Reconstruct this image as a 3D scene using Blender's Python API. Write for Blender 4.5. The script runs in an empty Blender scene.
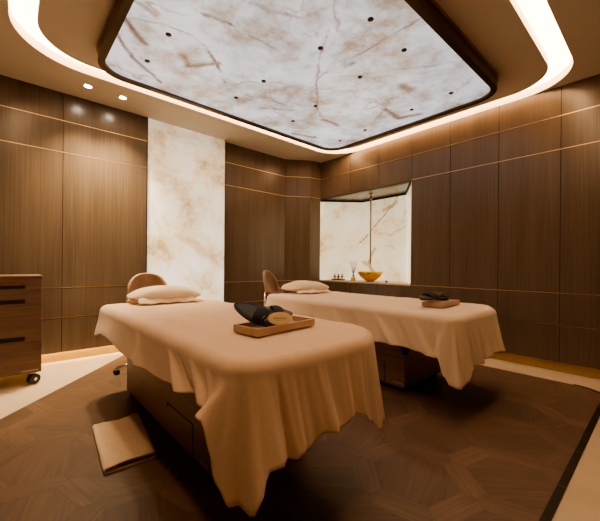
import bpy, bmesh, math, random
from mathutils import Vector, Matrix, noise
random.seed(7)
C = bpy.context.scene.collection
PI = math.pi

# ------------------------------------------------------------------ camera maths
F, YAW, ROLL, CYP, HC = 328.245, .7281, .0083, 5.302, 1.0043
YL, XR, ZC = 4.12, 3.956, 2.75

# ------------------------------------------------------------------ helpers
def obj(name, bm, mats, parent=None, smooth=False, loc=None):
    me = bpy.data.meshes.new(name)
    bmesh.ops.recalc_face_normals(bm, faces=bm.faces)
    bm.to_mesh(me); bm.free()
    for m in (mats if isinstance(mats, (list, tuple)) else [mats]):
        me.materials.append(m)
    if smooth:
        for p in me.polygons: p.use_smooth = True
    o = bpy.data.objects.new(name, me); C.objects.link(o)
    if parent: o.parent = parent
    if loc: o.location = loc
    return o

def tag(o, label=None, cat=None, group=None, kind=None):
    if label: o['label'] = label
    if cat: o['category'] = cat
    if group: o['group'] = group
    if kind: o['kind'] = kind
    return o

def thing(name, label, cat, loc=(0, 0, 0), rotz=0, group=None):
    o = bpy.data.objects.new(name, None); C.objects.link(o)
    o.empty_display_size = .1
    o.location = loc; o.rotation_euler = (0, 0, rotz)
    return tag(o, label, cat, group)

def struct(name, bm, mats, smooth=False, parent=None):
    o = obj(name, bm, mats, parent, smooth)
    if not parent: o['kind'] = 'structure'
    return o

def copy_tree(o, parent=None):
    c = o.copy(); C.objects.link(c)
    if parent: c.parent = parent
    for ch in list(o.children): copy_tree(ch, c)
    return c

def merge(bm, t, M=None, mat=0):
    if M is not None: bmesh.ops.transform(t, matrix=M, verts=t.verts)
    for f in t.faces: f.material_index = mat
    me = bpy.data.meshes.new('tmp'); t.to_mesh(me); t.free()
    bm.from_mesh(me); bpy.data.meshes.remove(me)

def box(bm, x0, x1, y0, y1, z0, z1, bev=0, mat=0, M=None, seg=2):
    t = bmesh.new()
    bmesh.ops.create_cube(t, size=1)
    bmesh.ops.transform(t, matrix=Matrix.Translation(((x0+x1)/2, (y0+y1)/2, (z0+z1)/2)) @ Matrix.Diagonal((x1-x0, y1-y0, z1-z0, 1)), verts=t.verts)
    if bev: bmesh.ops.bevel(t, geom=t.edges[:], offset=bev, segments=seg, affect='EDGES', profile=.5)
    merge(bm, t, M, mat)

def prism(bm, pts, z0, z1, bev=0, mat=0, M=None):
    t = bmesh.new()
    vs = [t.verts.new((x, y, z0)) for x, y in pts]
    f = t.faces.new(vs)
    r = bmesh.ops.extrude_face_region(t, geom=[f])
    for v in r['geom']:
        if isinstance(v, bmesh.types.BMVert): v.co.z = z1
    bmesh.ops.recalc_face_normals(t, faces=t.faces)
    if bev:
        es = [e for e in t.edges if abs(e.verts[0].co.z - e.verts[1].co.z) < 1e-6]
        bmesh.ops.bevel(t, geom=es, offset=bev, segments=2, affect='EDGES', profile=.5)
    merge(bm, t, M, mat)

def cyl(bm, p0, p1, r0, r1=None, n=16, mat=0, M=None):
    r1 = r0 if r1 is None else r1
    p0, p1 = Vector(p0), Vector(p1)
    d = p1 - p0
    t = bmesh.new()
    bmesh.ops.create_cone(t, cap_ends=True, segments=n, radius1=r0, radius2=r1, depth=d.length)
    R = Vector((0, 0, 1)).rotation_difference(d.normalized()).to_matrix().to_4x4()
    bmesh.ops.transform(t, matrix=Matrix.Translation((p0+p1)/2) @ R, verts=t.verts)
    merge(bm, t, M, mat)

def lathe(bm, prof, n=32, M=None, mat=0):
    t = bmesh.new()
    rings = []
    for r, z in prof:
        if r < 1e-5: rings.append([t.verts.new((0, 0, z))])
        else: rings.append([t.verts.new((r*math.cos(2*PI*i/n), r*math.sin(2*PI*i/n), z)) for i in range(n)])
    for a, b in zip(rings, rings[1:]):
        for i in range(n):
            j = (i+1) % n
            q = [a[0]] if len(a) == 1 else [a[i], a[j]]
            q += [b[0]] if len(b) == 1 else [b[j], b[i]]
            if len(q) > 2: t.faces.new(q)
    merge(bm, t, M, mat)

def tube(bm, pts, r, n=8, mat=0, M=None):
    pts = [Vector(p) for p in pts]
    t = bmesh.new(); rings = []
    for i, p in enumerate(pts):
        d = (pts[min(i+1, len(pts)-1)] - pts[max(i-1, 0)]).normalized()
        a = d.orthogonal().normalized() if i == 0 else (rings_a - d*rings_a.dot(d)).normalized()
        rings_a = a; b = d.cross(a)
        rr = r[i] if isinstance(r, (list, tuple)) else r
        rings.append([t.verts.new(p + a*rr*math.cos(2*PI*k/n) + b*rr*math.sin(2*PI*k/n)) for k in range(n)])
    for A, B in zip(rings, rings[1:]):
        for k in range(n): t.faces.new((A[k], A[(k+1) % n], B[(k+1) % n], B[k]))
    t.faces.new(rings[0][::-1]); t.faces.new(rings[-1])
    merge(bm, t, M, mat)

def rrect(x0, x1, y0, y1, r, n=10):
    """rounded rectangle loop, ccw"""
    pts = []
    rs = r if isinstance(r, (list, tuple)) else [r]*4      # order: (x1,y1) (x0,y1) (x0,y0) (x1,y0)
    for (cx, cy, a0), rr in zip(((x1, y1, 0), (x0, y1, 90), (x0, y0, 180), (x1, y0, 270)), rs):
        sx = -1 if cx == x1 else 1; sy = -1 if cy == y1 else 1
        for i in range(n+1):
            a = math.radians(a0 + 90*i/n)
            pts.append((cx + sx*rr + rr*math.cos(a), cy + sy*rr + rr*math.sin(a)))
    return pts

# ------------------------------------------------------------------ materials
def mat(name):
    m = bpy.data.materials.new(name); m.use_nodes = True
    nt = m.node_tree
    return m, nt, nt.nodes['Principled BSDF']

def N(nt, t, **kw):
    n = nt.nodes.new(t)
    for k, v in kw.items():
        if k.startswith('i_'):
            key = k[2:]
            key = int(key) if key.isdigit() else key.replace('_', ' ')
            n.inputs[key].default_value = v
        else: setattr(n, k, v)
    return n

def ramp(nt, stops, fac):
    r = nt.nodes.new('ShaderNodeValToRGB')
    while len(r.color_ramp.elements) < len(stops): r.color_ramp.elements.new(.5)
    for e, (p, c) in zip(r.color_ramp.elements, stops):
        e.position = p; e.color = (*c, 1)
    nt.links.new(fac, r.inputs[0]); return r

def plain(name, col, rough=.5, metal=0, emit=None, strength=0, coat=0, var=.06, nscale=30):
    m, nt, b = mat(name)
    tc = N(nt, 'ShaderNodeTexCoord'); nz = N(nt, 'ShaderNodeTexNoise', i_Scale=nscale, i_Detail=3.0)
    nt.links.new(tc.outputs['Object'], nz.inputs['Vector'])
    r = ramp(nt, [(.3, tuple(c*(1-var) for c in col)), (.7, tuple(min(1, c*(1+var)) for c in col))], nz.outputs['Fac'])
    nt.links.new(r.outputs[0], b.inputs['Base Color'])
    b.inputs['Roughness'].default_value = rough; b.inputs['Metallic'].default_value = metal
    b.inputs['Coat Weight'].default_value = coat
    if emit:
        b.inputs['Emission Color'].default_value = (*emit, 1); b.inputs['Emission Strength'].default_value = strength
    return m

def veneer(name, dark, light, axis='Z', rough=.38, along=1.2, across=70, tint=False, spec=.5):
    m, nt, b = mat(name)
    tc = N(nt, 'ShaderNodeTexCoord')
    mp = N(nt, 'ShaderNodeMapping')
    s = {'X': (along, across, across), 'Y': (across, along, across), 'Z': (across, across, along)}[axis]
    mp.inputs['Scale'].default_value = s
    nt.links.new(tc.outputs['UV' if tint else 'Object'], mp.inputs[0])
    n1 = N(nt, 'ShaderNodeTexNoise', i_Scale=1.0, i_Detail=5.0, i_Roughness=.65, i_Distortion=.3)
    nt.links.new(mp.outputs[0], n1.inputs['Vector'])
    mp2 = N(nt, 'ShaderNodeMapping'); mp2.inputs['Scale'].default_value = tuple(k*.12 if k > 5 else k*.5 for k in s)
    nt.links.new(tc.outputs['UV' if tint else 'Object'], mp2.inputs[0])
    n2 = N(nt, 'ShaderNodeTexNoise', i_Scale=1.0, i_Detail=3.0); nt.links.new(mp2.outputs[0], n2.inputs['Vector'])
    mx = N(nt, 'ShaderNodeMath', operation='MULTIPLY_ADD'); mx.inputs[1].default_value = .6
    nt.links.new(n1.outputs['Fac'], mx.inputs[0])
    m2 = N(nt, 'ShaderNodeMath', operation='MULTIPLY'); m2.inputs[1].default_value = .4
    nt.links.new(n2.outputs['Fac'], m2.inputs[0]); nt.links.new(m2.outputs[0], mx.inputs[2])
    r = ramp(nt, [(.33, dark), (.66, light)], mx.outputs[0])
    out = r.outputs[0]
    if tint:
        at = N(nt, 'ShaderNodeAttribute', attribute_name='tint')
        mm = N(nt, 'ShaderNodeMix', data_type='RGBA', blend_type='MULTIPLY'); mm.inputs[0].default_value = 1
        nt.links.new(out, mm.inputs[6]); nt.links.new(at.outputs['Color'], mm.inputs[7]); out = mm.outputs[2]
    nt.links.new(out, b.inputs['Base Color'])
    b.inputs['Roughness'].default_value = rough
    b.inputs['Specular IOR Level'].default_value = spec
    bp = N(nt, 'ShaderNodeBump', i_Strength=.06, i_Distance=.002)
    nt.links.new(n1.outputs['Fac'], bp.inputs['Height']); nt.links.new(bp.outputs[0], b.inputs['Normal'])
    return m

def onyx(name, stops, strength, scale, veins, vein_col, warp=.05, wscale=3., fine=.35, fine_col=(.55, .38, .25), rough=.18, glow_grad=None):
    """backlit stone: cloudy noise, fine crack lines and painted-in mineral veins (segments in object space)"""
    m, nt, b = mat(name)
    L = nt.links.new
    tc = N(nt, 'ShaderNodeTexCoord')
    wn = N(nt, 'ShaderNodeTexNoise', i_Scale=wscale, i_Detail=5.0, i_Roughness=.6); L(tc.outputs['Object'], wn.inputs['Vector'])
    ws = N(nt, 'ShaderNodeVectorMath', operation='SUBTRACT'); ws.inputs[1].default_value = (.5, .5, .5); L(wn.outputs['Color'], ws.inputs[0])
    wc = N(nt, 'ShaderNodeVectorMath', operation='SCALE'); wc.inputs['Scale'].default_value = warp; L(ws.outputs[0], wc.inputs[0])
    P = N(nt, 'ShaderNodeVectorMath', operation='ADD'); L(tc.outputs['Object'], P.inputs[0]); L(wc.outputs[0], P.inputs[1])
    cl = N(nt, 'ShaderNodeTexNoise', i_Scale=scale, i_Detail=8.0, i_Roughness=.70, i_Distortion=.15); L(tc.outputs['Object'], cl.inputs['Vector'])
    base = ramp(nt, stops, cl.outputs['Fac'])
    col = base.outputs[0]
    # fine fractures: thin zero crossings of a warped noise
    fr = N(nt, 'ShaderNodeTexNoise', i_Scale=scale*.55, i_Detail=4.0, i_Roughness=.5, i_Distortion=.3); L(P.outputs[0], fr.inputs['Vector'])
    a1 = N(nt, 'ShaderNodeMath', operation='SUBTRACT'); a1.inputs[1].default_value = .5; L(fr.outputs['Fac'], a1.inputs[0])
    a2 = N(nt, 'ShaderNodeMath', operation='ABSOLUTE'); L(a1.outputs[0], a2.inputs[0])
    a3 = N(nt, 'ShaderNodeMapRange', interpolation_type='SMOOTHSTEP'); L(a2.outputs[0], a3.inputs[0])
    a3.inputs[1].default_value = 0; a3.inputs[2].default_value = .016; a3.inputs[3].default_value = fine; a3.inputs[4].default_value = 0
    gate = N(nt, 'ShaderNodeTexNoise', i_Scale=scale*.8, i_Detail=2.0); L(tc.outputs['Object'], gate.inputs['Vector'])
    g2 = N(nt, 'ShaderNodeMapRange'); L(gate.outputs['Fac'], g2.inputs[0]); g2.inputs[1].default_value = .42; g2.inputs[2].default_value = .62
    a4 = N(nt, 'ShaderNodeMath', operation='MULTIPLY'); L(a3.outputs[0], a4.inputs[0]); L(g2.outputs[0], a4.inputs[1])
    mx = N(nt, 'ShaderNodeMix', data_type='RGBA'); L(a4.outputs[0], mx.inputs[0]); L(col, mx.inputs[6]); mx.inputs[7].default_value = (*fine_col, 1)
    col = mx.outputs[2]
    acc = None
    for (pa, pb, w, amt) in veins:
        pa, pb = Vector(pa), Vector(pb); d = pb - pa
        s = N(nt, 'ShaderNodeVectorMath', operation='SUBTRACT'); s.inputs[1].default_value = pa; L(P.outputs[0], s.inputs[0])
        dt = N(nt, 'ShaderNodeVectorMath', operation='DOT_PRODUCT'); dt.inputs[1].default_value = d / max(d.length_squared, 1e-6); L(s.outputs[0], dt.inputs[0])
        cp = N(nt, 'ShaderNodeClamp'); L(dt.outputs['Value'], cp.inputs[0])
        sc = N(nt, 'ShaderNodeVectorMath', operation='SCALE'); sc.inputs[0].default_value = d; L(cp.outputs[0], sc.inputs['Scale'])
        df = N(nt, 'ShaderNodeVectorMath', operation='DISTANCE'); L(s.outputs[0], df.inputs[0]); L(sc.outputs[0], df.inputs[1])
        mr = N(nt, 'ShaderNodeMapRange', interpolation_type='SMOOTHSTEP'); L(df.outputs['Value'], mr.inputs[0])
        mr.inputs[1].default_value = 0; mr.inputs[2].default_value = w; mr.inputs[3].default_value = amt; mr.inputs[4].default_value = 0
        if acc is None: acc = mr.outputs[0]
        else:
            k = N(nt, 'ShaderNodeMath', operation='MAXIMUM'); L(acc, k.inputs[0]); L(mr.outputs[0], k.inputs[1]); acc = k.outputs[0]
    if acc is not None:
        br = N(nt, 'ShaderNodeTexNoise', i_Scale=scale*4, i_Detail=5.0); L(tc.outputs['Object'], br.inputs['Vector'])
        bm_ = N(nt, 'ShaderNodeMapRange'); L(br.outputs['Fac'], bm_.inputs[0]); bm_.inputs[1].default_value = .3; bm_.inputs[2].default_value = .6; bm_.inputs[3].default_value = .75
        k = N(nt, 'ShaderNodeMath', operation='MULTIPLY'); L(acc, k.inputs[0]); L(bm_.outputs[0], k.inputs[1])
        mx = N(nt, 'ShaderNodeMix', data_type='RGBA'); L(k.outputs[0], mx.inputs[0]); L(col, mx.inputs[6]); mx.inputs[7].default_value = (*vein_col, 1)
        col = mx.outputs[2]
    L(col, b.inputs['Base Color']); L(col, b.inputs['Emission Color'])
    b.inputs['Emission Strength'].default_value = strength
    if glow_grad:
        z0, z1, s0, s1 = glow_grad
        sp = N(nt, 'ShaderNodeSeparateXYZ'); L(tc.outputs['Object'], sp.inputs[0])
        mr = N(nt, 'ShaderNodeMapRange'); L(sp.outputs[2], mr.inputs[0])
        mr.inputs[1].default_value = z0; mr.inputs[2].default_value = z1; mr.inputs[3].default_value = s0; mr.inputs[4].default_value = s1
        L(mr.outputs[0], b.inputs['Emission Strength'])
    b.inputs['Roughness'].default_value = rough
    return m

def fabric(name, col, rough=.9, weave=900, var=.05):
    m, nt, b = mat(name)
    tc = N(nt, 'ShaderNodeTexCoord')
    nz = N(nt, 'ShaderNodeTexNoise', i_Scale=weave/6, i_Detail=4.0); nt.links.new(tc.outputs['Object'], nz.inputs['Vector'])
    r = ramp(nt, [(.3, tuple(c*(1-var) for c in col)), (.7, tuple(min(1, c*(1+var)) for c in col))], nz.outputs['Fac'])
    nt.links.new(r.outputs[0], b.inputs['Base Color'])
    b.inputs['Roughness'].default_value = rough
    b.inputs['Sheen Weight'].default_value = .25
    bp = N(nt, 'ShaderNodeBump', i_Strength=.12, i_Distance=.001)
    nt.links.new(nz.outputs['Fac'], bp.inputs['Height']); nt.links.new(bp.outputs[0], b.inputs['Normal'])
    return m

# pixel -> plane (used only to lay the stone's vein pattern out in room coordinates)
def ray(px, py):
    u, v = px-300, py-260.5
    c, s = math.cos(ROLL), math.sin(ROLL)
    a, b = (c*u+s*v)/F, -(-s*u+c*v-CYP)/F
    return Vector((math.cos(YAW)*a+math.sin(YAW), -math.sin(YAW)*a+math.cos(YAW), b))
def onZ(px, py, z):
    d = ray(px, py); t = (z-HC)/d.z; return Vector((d.x*t, d.y*t, z))
def onX(px, py, x):
    d = ray(px, py); t = x/d.x; return Vector((x, d.y*t, HC+d.z*t))
def polyv(pts, fn, w, amt):
    q = [fn(*p) for p in pts]
    return [(a, b, w, amt) for a, b in zip(q, q[1:])]

Zs = 2.655
cz = lambda x, y: onZ(x, y, Zs) - Vector((2.02, 2.14, ZC))
cv = []
cv += polyv([(176, -4), (200, 13), (230, 25)], cz, 0.030, 1.00)
cv += polyv([(230, 25), (262, 40), (292, 62)], cz, 0.020, 0.60)
cv += polyv([(113, 32), (127, 52), (143, 68), (162, 83)], cz, 0.035, 1.00)
cv += polyv([(128, 20), (136, 34), (148, 44)], cz, 0.051, 1.00)
cv += polyv([(120, 16), (160, 22), (190, 36), (207, 46)], cz, 0.020, 0.69)
cv += polyv([(183, 55), (188, 66), (216, 63)], cz, 0.051, 0.95)
cv += polyv([(204, 45), (212, 60), (224, 82)], cz, 0.030, 1.00)
cv += polyv([(333, 8), (320, 60), (315, 107), (327, 121)], cz, 0.023, 0.78)
cv += polyv([(423, 17), (382, 40), (340, 63), (318, 80)], cz, 0.020, 0.69)
cv += polyv([(487, 55), (440, 66), (403, 68), (340, 77)], cz, 0.020, 0.52)
cv += polyv([(324, 120), (338, 126)], cz, 0.061, 1.00)
cv += polyv([(384, 109), (400, 119), (418, 114)], cz, 0.061, 1.00)
cv += polyv([(262, 108), (293, 110)], cz, 0.035, 0.86)
cv += polyv([(293, 134), (315, 137)], cz, 0.046, 1.00)
cv += polyv([(402, 86), (410, 90)], cz, 0.081, 0.95)
cv += polyv([(246, 95), (270, 98), (285, 105)], cz, 0.041, 0.69)
cv += polyv([(340, 60), (345, 66), (352, 62)], cz, 0.051, 0.86)
cv += polyv([(250, 2), (300, 20), (340, 5)], cz, 0.030, 0.52)
NB = 4.512
nx = lambda x, y: onX(x, y, NB)
nv = []
nv += polyv([(399, 192), (395, 203), (386, 213), (378, 222), (370, 232), (361, 242)], nx, .025, 1.)
nv += polyv([(384, 210), (392, 206), (396, 202)], nx, .05, .9)
nv += polyv([(375, 249), (370, 259), (367, 265)], nx, .045, .85)
nv += polyv([(363, 262), (368, 265), (373, 271)], nx, .06, .85)
nv += polyv([(380, 234), (392, 235), (405, 226)], nx, .04, .45)
nv += polyv([(380, 245), (392, 247), (402, 254)], nx, .02, .5)

M_ceil_onyx = onyx('backlit_ceiling_stone', [(.30, (.28, .18, .11)), (.40, (.46, .40, .34)), (.48, (.58, .60, .63)), (.62, (.82, .90, 1.0))], .40, 2.1, cv, (.20, .10, .045), warp=.16, wscale=2.6, fine=.65, fine_col=(.30, .19, .11))
M_wall_onyx = onyx('backlit_wall_stone', [(.32, (.46, .33, .16)), (.43, (.70, .58, .38)), (.54, (.82, .76, .60)), (.68, (.90, .90, .84))], 1.0, 2.6,
                   [(Vector((1.3, 4.13, 1.75)), Vector((1.42, 4.13, 1.2)), .05, .4), (Vector((1.6, 4.13, 1.36)), Vector((2.25, 4.13, 1.0)), .06, .5), (Vector((2.0, 4.13, 2.2)), Vector((2.12, 4.13, 1.4)), .04, .35), (Vector((1.75, 4.13, 1.32)), Vector((1.95, 4.13, 1.22)), .08, .5)],
                   (.62, .36, .14), warp=.2, fine=.4, fine_col=(.68, .45, .22), glow_grad=(.2, 2.7, .56, .30))
M_niche_onyx = onyx('backlit_niche_stone', [(.32, (.58, .45, .22)), (.44, (.80, .71, .47)), (.64, (.90, .85, .68))], .35, 2.2, nv, (.40, .19, .03), warp=.12, wscale=5, fine=.4, fine_col=(.62, .38, .2))

M_wall = veneer('wall_veneer', (.112, .077, .053), (.178, .124, .086), 'Z', rough=.26, spec=.5)
M_gap = plain('shadow_gap', (.012, .008, .006), .9)
M_brass = plain('brushed_brass', (.72, .50, .29), .38, 1)
M_darkmetal = plain('bronze_metal', (.10, .065, .04), .32, .85)
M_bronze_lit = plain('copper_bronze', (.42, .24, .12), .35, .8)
M_ceil = plain('ceiling_paint', (.72, .66, .58), .75, var=.02)
M_stone = plain('pale_stone', (.68, .54, .39), .45, var=.06, nscale=4)
M_base = plain('golden_baseboard', (.62, .40, .13), .45, .2)
M_parquet = veneer('parquet_wood', (.110, .064, .042), (.205, .125, .084), 'X', rough=.42, along=3, across=60, tint=True)
M_strip = plain('black_floor_strip', (.02, .013, .009), .4)
M_joint = plain('strip_joint', (.14, .08, .04), .5)
M_sheet = fabric('cream_sheet', (.80, .58, .42))
M_sheet2 = fabric('cream_sheet_pale', (.80, .62, .47))
M_pillow = fabric('pillow_cotton', (.80, .63, .47))
M_towel = fabric('towel_terry', (.74, .55, .39), weave=1400, var=.14)
M_walnut = veneer('walnut_box', (.20, .125, .082), (.38, .25, .165), 'Y', rough=.42, along=2, across=45)
M_walnut_x = veneer('walnut_cart', (.135, .08, .056), (.275, .17, .12), 'X', rough=.42, along=2, across=45)
M_black = plain('black_matte', (.012, .010, .009), .6)
M_blackgloss = plain('black_rubber', (.02, .02, .02), .3)
M_cush = plain('dark_cushion', (.10, .07, .05), .7)
M_leather = plain('tan_leather', (.34, .215, .15), .42, var=.05)
M_chrome = plain('brushed_steel', (.78, .74, .70), .22, 1)
M_tray = veneer('tray_wood', (.50, .35, .25), (.64, .47, .35), 'X', rough=.45, along=4, across=60)
M_slip = plain('black_slipper_fabric', (.012, .012, .013), .75, var=.5, nscale=300)
M_slip_sole = plain('black_slipper_sole', (.035, .033, .032), .35, var=.5, nscale=220)
M_foot = plain('grey_black_footbed', (.032, .030, .029), .4, var=.8, nscale=160)
M_pipe = plain('black_piping', (.02, .018, .018), .35, var=.6, nscale=250)
M_tag = plain('cream_paper_tag', (.78, .60, .40), .8)
M_ink = plain('olive_print', (.42, .36, .14), .8)
M_string = plain('white_string', (.75, .66, .55), .8)
M_gold = plain('gold_bowl', (.80, .46, .07), .32, .75, var=.1, nscale=20)
M_rod = plain('aged_brass', (.42, .33, .23), .4, .9)
M_amber = plain('amber_glass', (.30, .10, .015), .1, coat=.5)
M_paper = plain('bottle_label', (.86, .80, .70), .7)
M_oil = plain('oil_glass', (.62, .55, .22), .08, coat=.6)
M_reed = plain('diffuser_reed', (.16, .11, .07), .8)
M_logo = plain('pale_maker_mark', (.66, .52, .40), .5)
M_cove = plain('cove_diffuser', (.9, .8, .65), .6, emit=(1, .64, .35), strength=6.6)
M_led = plain('led_strip', (.9, .8, .6), .5, emit=(1, .72, .36), strength=17)
M_led2 = plain('led_strip_dim', (.9, .7, .5), .5, emit=(1, .60, .28), strength=1.2)
M_lens = plain('downlight_lens', (.9, .9, .85), .4, emit=(1, .88, .66), strength=60)
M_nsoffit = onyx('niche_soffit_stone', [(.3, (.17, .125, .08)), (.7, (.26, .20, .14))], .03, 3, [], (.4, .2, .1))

# ------------------------------------------------------------------ setting: floors
XB, YB = -1.3, -1.3          # unseen walls behind the camera
bm = bmesh.new(); box(bm, XB-.1, 5., YB-.1, 4.6, -.1, 0); struct('floor', bm, M_stone)

# parquet inlay: hexagons framed by planks, clipped to the inlay outline
def clip_poly(poly, outline):
    out = poly
    for (a, b) in zip(outline, outline[1:]+outline[:1]):
        res = []
        if not out: break
        ins = lambda p: (b[0]-a[0])*(p[1]-a[1]) - (b[1]-a[1])*(p[0]-a[0]) >= -1e-9
        for p, q in zip(out, out[1:]+out[:1]):
            ip, iq = ins(p), ins(q)
            if ip: res.append(p)
            if ip != iq:
                d1 = (b[0]-a[0])*(p[1]-a[1]) - (b[1]-a[1])*(p[0]-a[0])
                d2 = (b[0]-a[0])*(q[1]-a[1]) - (b[1]-a[1])*(q[0]-a[0])
                t = d1/(d1-d2); res.append((p[0]+t*(q[0]-p[0]), p[1]+t*(q[1]-p[1])))
        out = res
    return out
inlay = [(-1.25, .335)]
inlay += [(3.43 + .2*math.sin(math.radians(a)), .535 - .2*math.cos(math.radians(a))) for a in range(0, 91, 15)]
inlay += [(3.63, 3.80), (3.30, 4.02), (1.0, 4.03), (-.03, 2.845), (-1.25, 1.44)]
bm = bmesh.new(); uv = bm.loops.layers.uv.new('UVMap'); tl = bm.loops.layers.float_color.new('tint')
PIT, WP, ROT = .46, .115, math.radians(15)
def tile(poly, ang, tint):
    cr, sr = math.cos(ROT), math.sin(ROT)
    g = [(cr*x-sr*y, sr*x+cr*y) for x, y in poly]
    cx = sum(p[0] for p in g)/len(g); cy = sum(p[1] for p in g)/len(g)
    g = [(cx+(p[0]-cx)*.996, cy+(p[1]-cy)*.996) for p in g]
    g = clip_poly(g, inlay)
    if len(g) < 3: return
    f = bm.faces.new([bm.verts.new((x, y, .004)) for x, y in g])
    if f.normal.z < 0: f.normal_flip()
    a = ang + ROT; ou = random.uniform(0, 50)
    for l in f.loops:
        x, y = l.vert.co.x, l.vert.co.y
        l[uv].uv = (x*math.cos(a)+y*math.sin(a)+ou, -x*math.sin(a)+y*math.cos(a)+ou*.7)
        l[tl] = (tint, tint*.98, tint*.96, 1)
ap = (PIT-WP)/2; R0 = ap/math.cos(PI/6); RV = PIT/2/math.cos(PI/6)
for i in range(-24, 25):
    for j in range(-24, 25):
        c = Vector((PIT*(i + j*.5), PIT*j*math.sqrt(3)/2))
        if not (-3 < c.x < 6 and -3 < c.y < 6): continue
        tile([(c.x+R0*math.cos(PI/6+k*PI/3), c.y+R0*math.sin(PI/6+k*PI/3)) for k in range(6)], random.choice((0, PI/3, 2*PI/3)), random.uniform(.86, 1.08))
        for k in range(3):
            a = k*PI/3
            d = Vector((math.cos(a), math.sin(a))); p = Vector((-d.y, d.x))
            e = R0/2
            mid = c + d*(PIT/2)
            poly = [mid - d*WP/2 - p*e, mid - p*RV/2, mid + d*WP/2 - p*e, mid + d*WP/2 + p*e, mid + p*RV/2, mid - d*WP/2 + p*e]
            tile([(q.x, q.y) for q in poly], a+PI/2, random.uniform(.95, 1.32))
struct('floor_parquet', bm, M_parquet)
bm = bmesh.new()                                            # dark bed under the parquet, shows as the seams and edge line
prism(bm, [(x, y) for x, y in inlay], .0005, .0025); struct('floor_underlay', bm, M_strip)
bm = bmesh.new()
box(bm, -1.25, 3.44, .303, .335, 0, .005)
prism(bm, [(3.43 + (.2)*math.sin(math.radians(a)), .535 - (.2)*math.cos(math.radians(a))) for a in range(0, 91, 10)] +
      [(3.43 + (.225)*math.sin(math.radians(a)), .535 - (.232)*math.cos(math.radians(a))) for a in range(90, -1, -10)], 0, .005)
for x in (1.9, 2.08, 2.32, 2.75, 3.15): box(bm, x-.004, x+.004, .3025, .3355, 0, .0055, mat=1)
struct('trim_1', bm, [M_strip, M_joint])

# ------------------------------------------------------------------ setting: walls
HZ = [.4575, .762, 2.1455, 2.4675]          # brass line heights
def wall_run(p, q, joints, z0, z1, name, nsign=1, holes=None, gap=.004, depth=.016, thick=.12):
    """panelled wall from plan point p to q; interior on the left-hand normal * nsign"""
    p, q = Vector(p), Vector(q); L = (q-p).length; d = (q-p)/L; n = Vector((-d.y, d.x))*nsign
    M = Matrix(((d.x, n.x, 0, p.x), (d.y, n.y, 0, p.y), (0, 0, 1, 0), (0, 0, 0, 1)))
    bm = bmesh.new()
    us = [0] + [j for j in joints if 0 < j < L] + [L]
    zs = [z0] + [z for z in HZ if z0 < z < z1] + [z1]
    inh = lambda u, z: any(h[0] < u < h[1] and h[2] < z < h[3] for h in (holes or []))
    for a, b in zip(us, us[1:]):
        for c, e in zip(zs, zs[1:]):
            segs = [(a, b, c, e)]
            for h in (holes or []):
                new = []
                for (a1, b1, c1, e1) in segs:
                    if h[0] >= b1 or h[1] <= a1 or h[2] >= e1 or h[3] <= c1: new.append((a1, b1, c1, e1)); continue
                    if c1 < h[2]: new.append((a1, b1, c1, h[2]))
                    if e1 > h[3]: new.append((a1, b1, h[3], e1))
                    m0, m1 = max(c1, h[2]), min(e1, h[3])
                    if a1 < h[0]: new.append((a1, h[0], m0, m1))
                    if b1 > h[1]: new.append((h[1], b1, m0, m1))
                segs = new
            for (a1, b1, c1, e1) in segs:
                ga, gb = (gap/2 if a1 > .001 else 0), (gap/2 if b1 < L-.001 else 0)
                box(bm, a1+ga, b1-gb, -.02, 0, c1+.003, e1-.003, bev=.0012, M=M, seg=1)
    # backing
    if holes:
        h = holes[0]
        for (a1, b1, c1, e1) in ((0, L, z0+.004, h[2]), (0, L, h[3], z1), (0, h[0], h[2], h[3]), (h[1], L, h[2], h[3])):
            if b1-a1 > .001: box(bm, a1, b1, -.05, -.021, c1, e1, mat=1, M=M)
    else:
        box(bm, 0, L, -thick, -.021, z0+.06, z1, mat=1, M=M); box(bm, 0, L, -.0225, -.0205, z0+.004, z0+.07, mat=1, M=M)
    return bm, M, L

def brass_lines(bm, M, L, us=None, zs=None):
    for z in (zs or HZ):
        for a, b in (us or [(0, L)]):
            box(bm, a, b, -.012, .0018, z-.0032, z+.0032, M=M)

# left wall (towards +Y): panel left of the stone
b0 = None
bmw, M1, L1 = wall_run((1.228, YL), (XB, YL), [.81, 1.62], .098, 2.83, 'l')
struct('wall_left', bmw, [M_wall, M_gap])
bmt = bmesh.new(); brass_lines(bmt, M1, L1)
struct('trim_2', bmt, M_brass)
# right part of that wall, bay and angled return into the corner
PL = [(3.956, 3.93), (3.74, 3.955), (3.39, 4.187), (2.268, 4.187)]
bmw = bmesh.new(); bmt = bmesh.new(); bmb = bmesh.new()
for a, b in zip(PL, PL[1:]):
    w, Mx, Lx = wall_run(a, b, [], .098, 2.83, 'b')
    me = bpy.data.meshes.new('t'); w.to_mesh(me); w.free(); bmw.from_mesh(me); bpy.data.meshes.remove(me)
    brass_lines(bmt, Mx, Lx)
    box(bmb, 0, Lx, -.05, -.02, 0, .098, M=Mx)
struct('wall_corner', bmw, [M_wall, M_gap])
struct('trim_3', bmt, M_brass)
struct('baseboard_corner', bmb, M_base)
# stone panel on the left wall
bm = bmesh.new()
box(bm, 1.236, 2.262, 4.135, 4.16, .0, 1.3785, bev=.001)
box(bm, 1.236, 2.262, 4.135, 4.16, 1.3805, 2.83, bev=.001)
struct('wall_stone', bm, M_wall_onyx)
bm = bmesh.new(); box(bm, 1.228, 1.235, 4.11, 4.2, 0, 2.83); box(bm, 2.2625, 2.269, 4.12, 4.22, 0, 2.83); box(bm, 1.228, 2.269, 4.165, 4.22, 0, 2.83)
struct('trim_4', bm, M_darkmetal)

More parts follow.
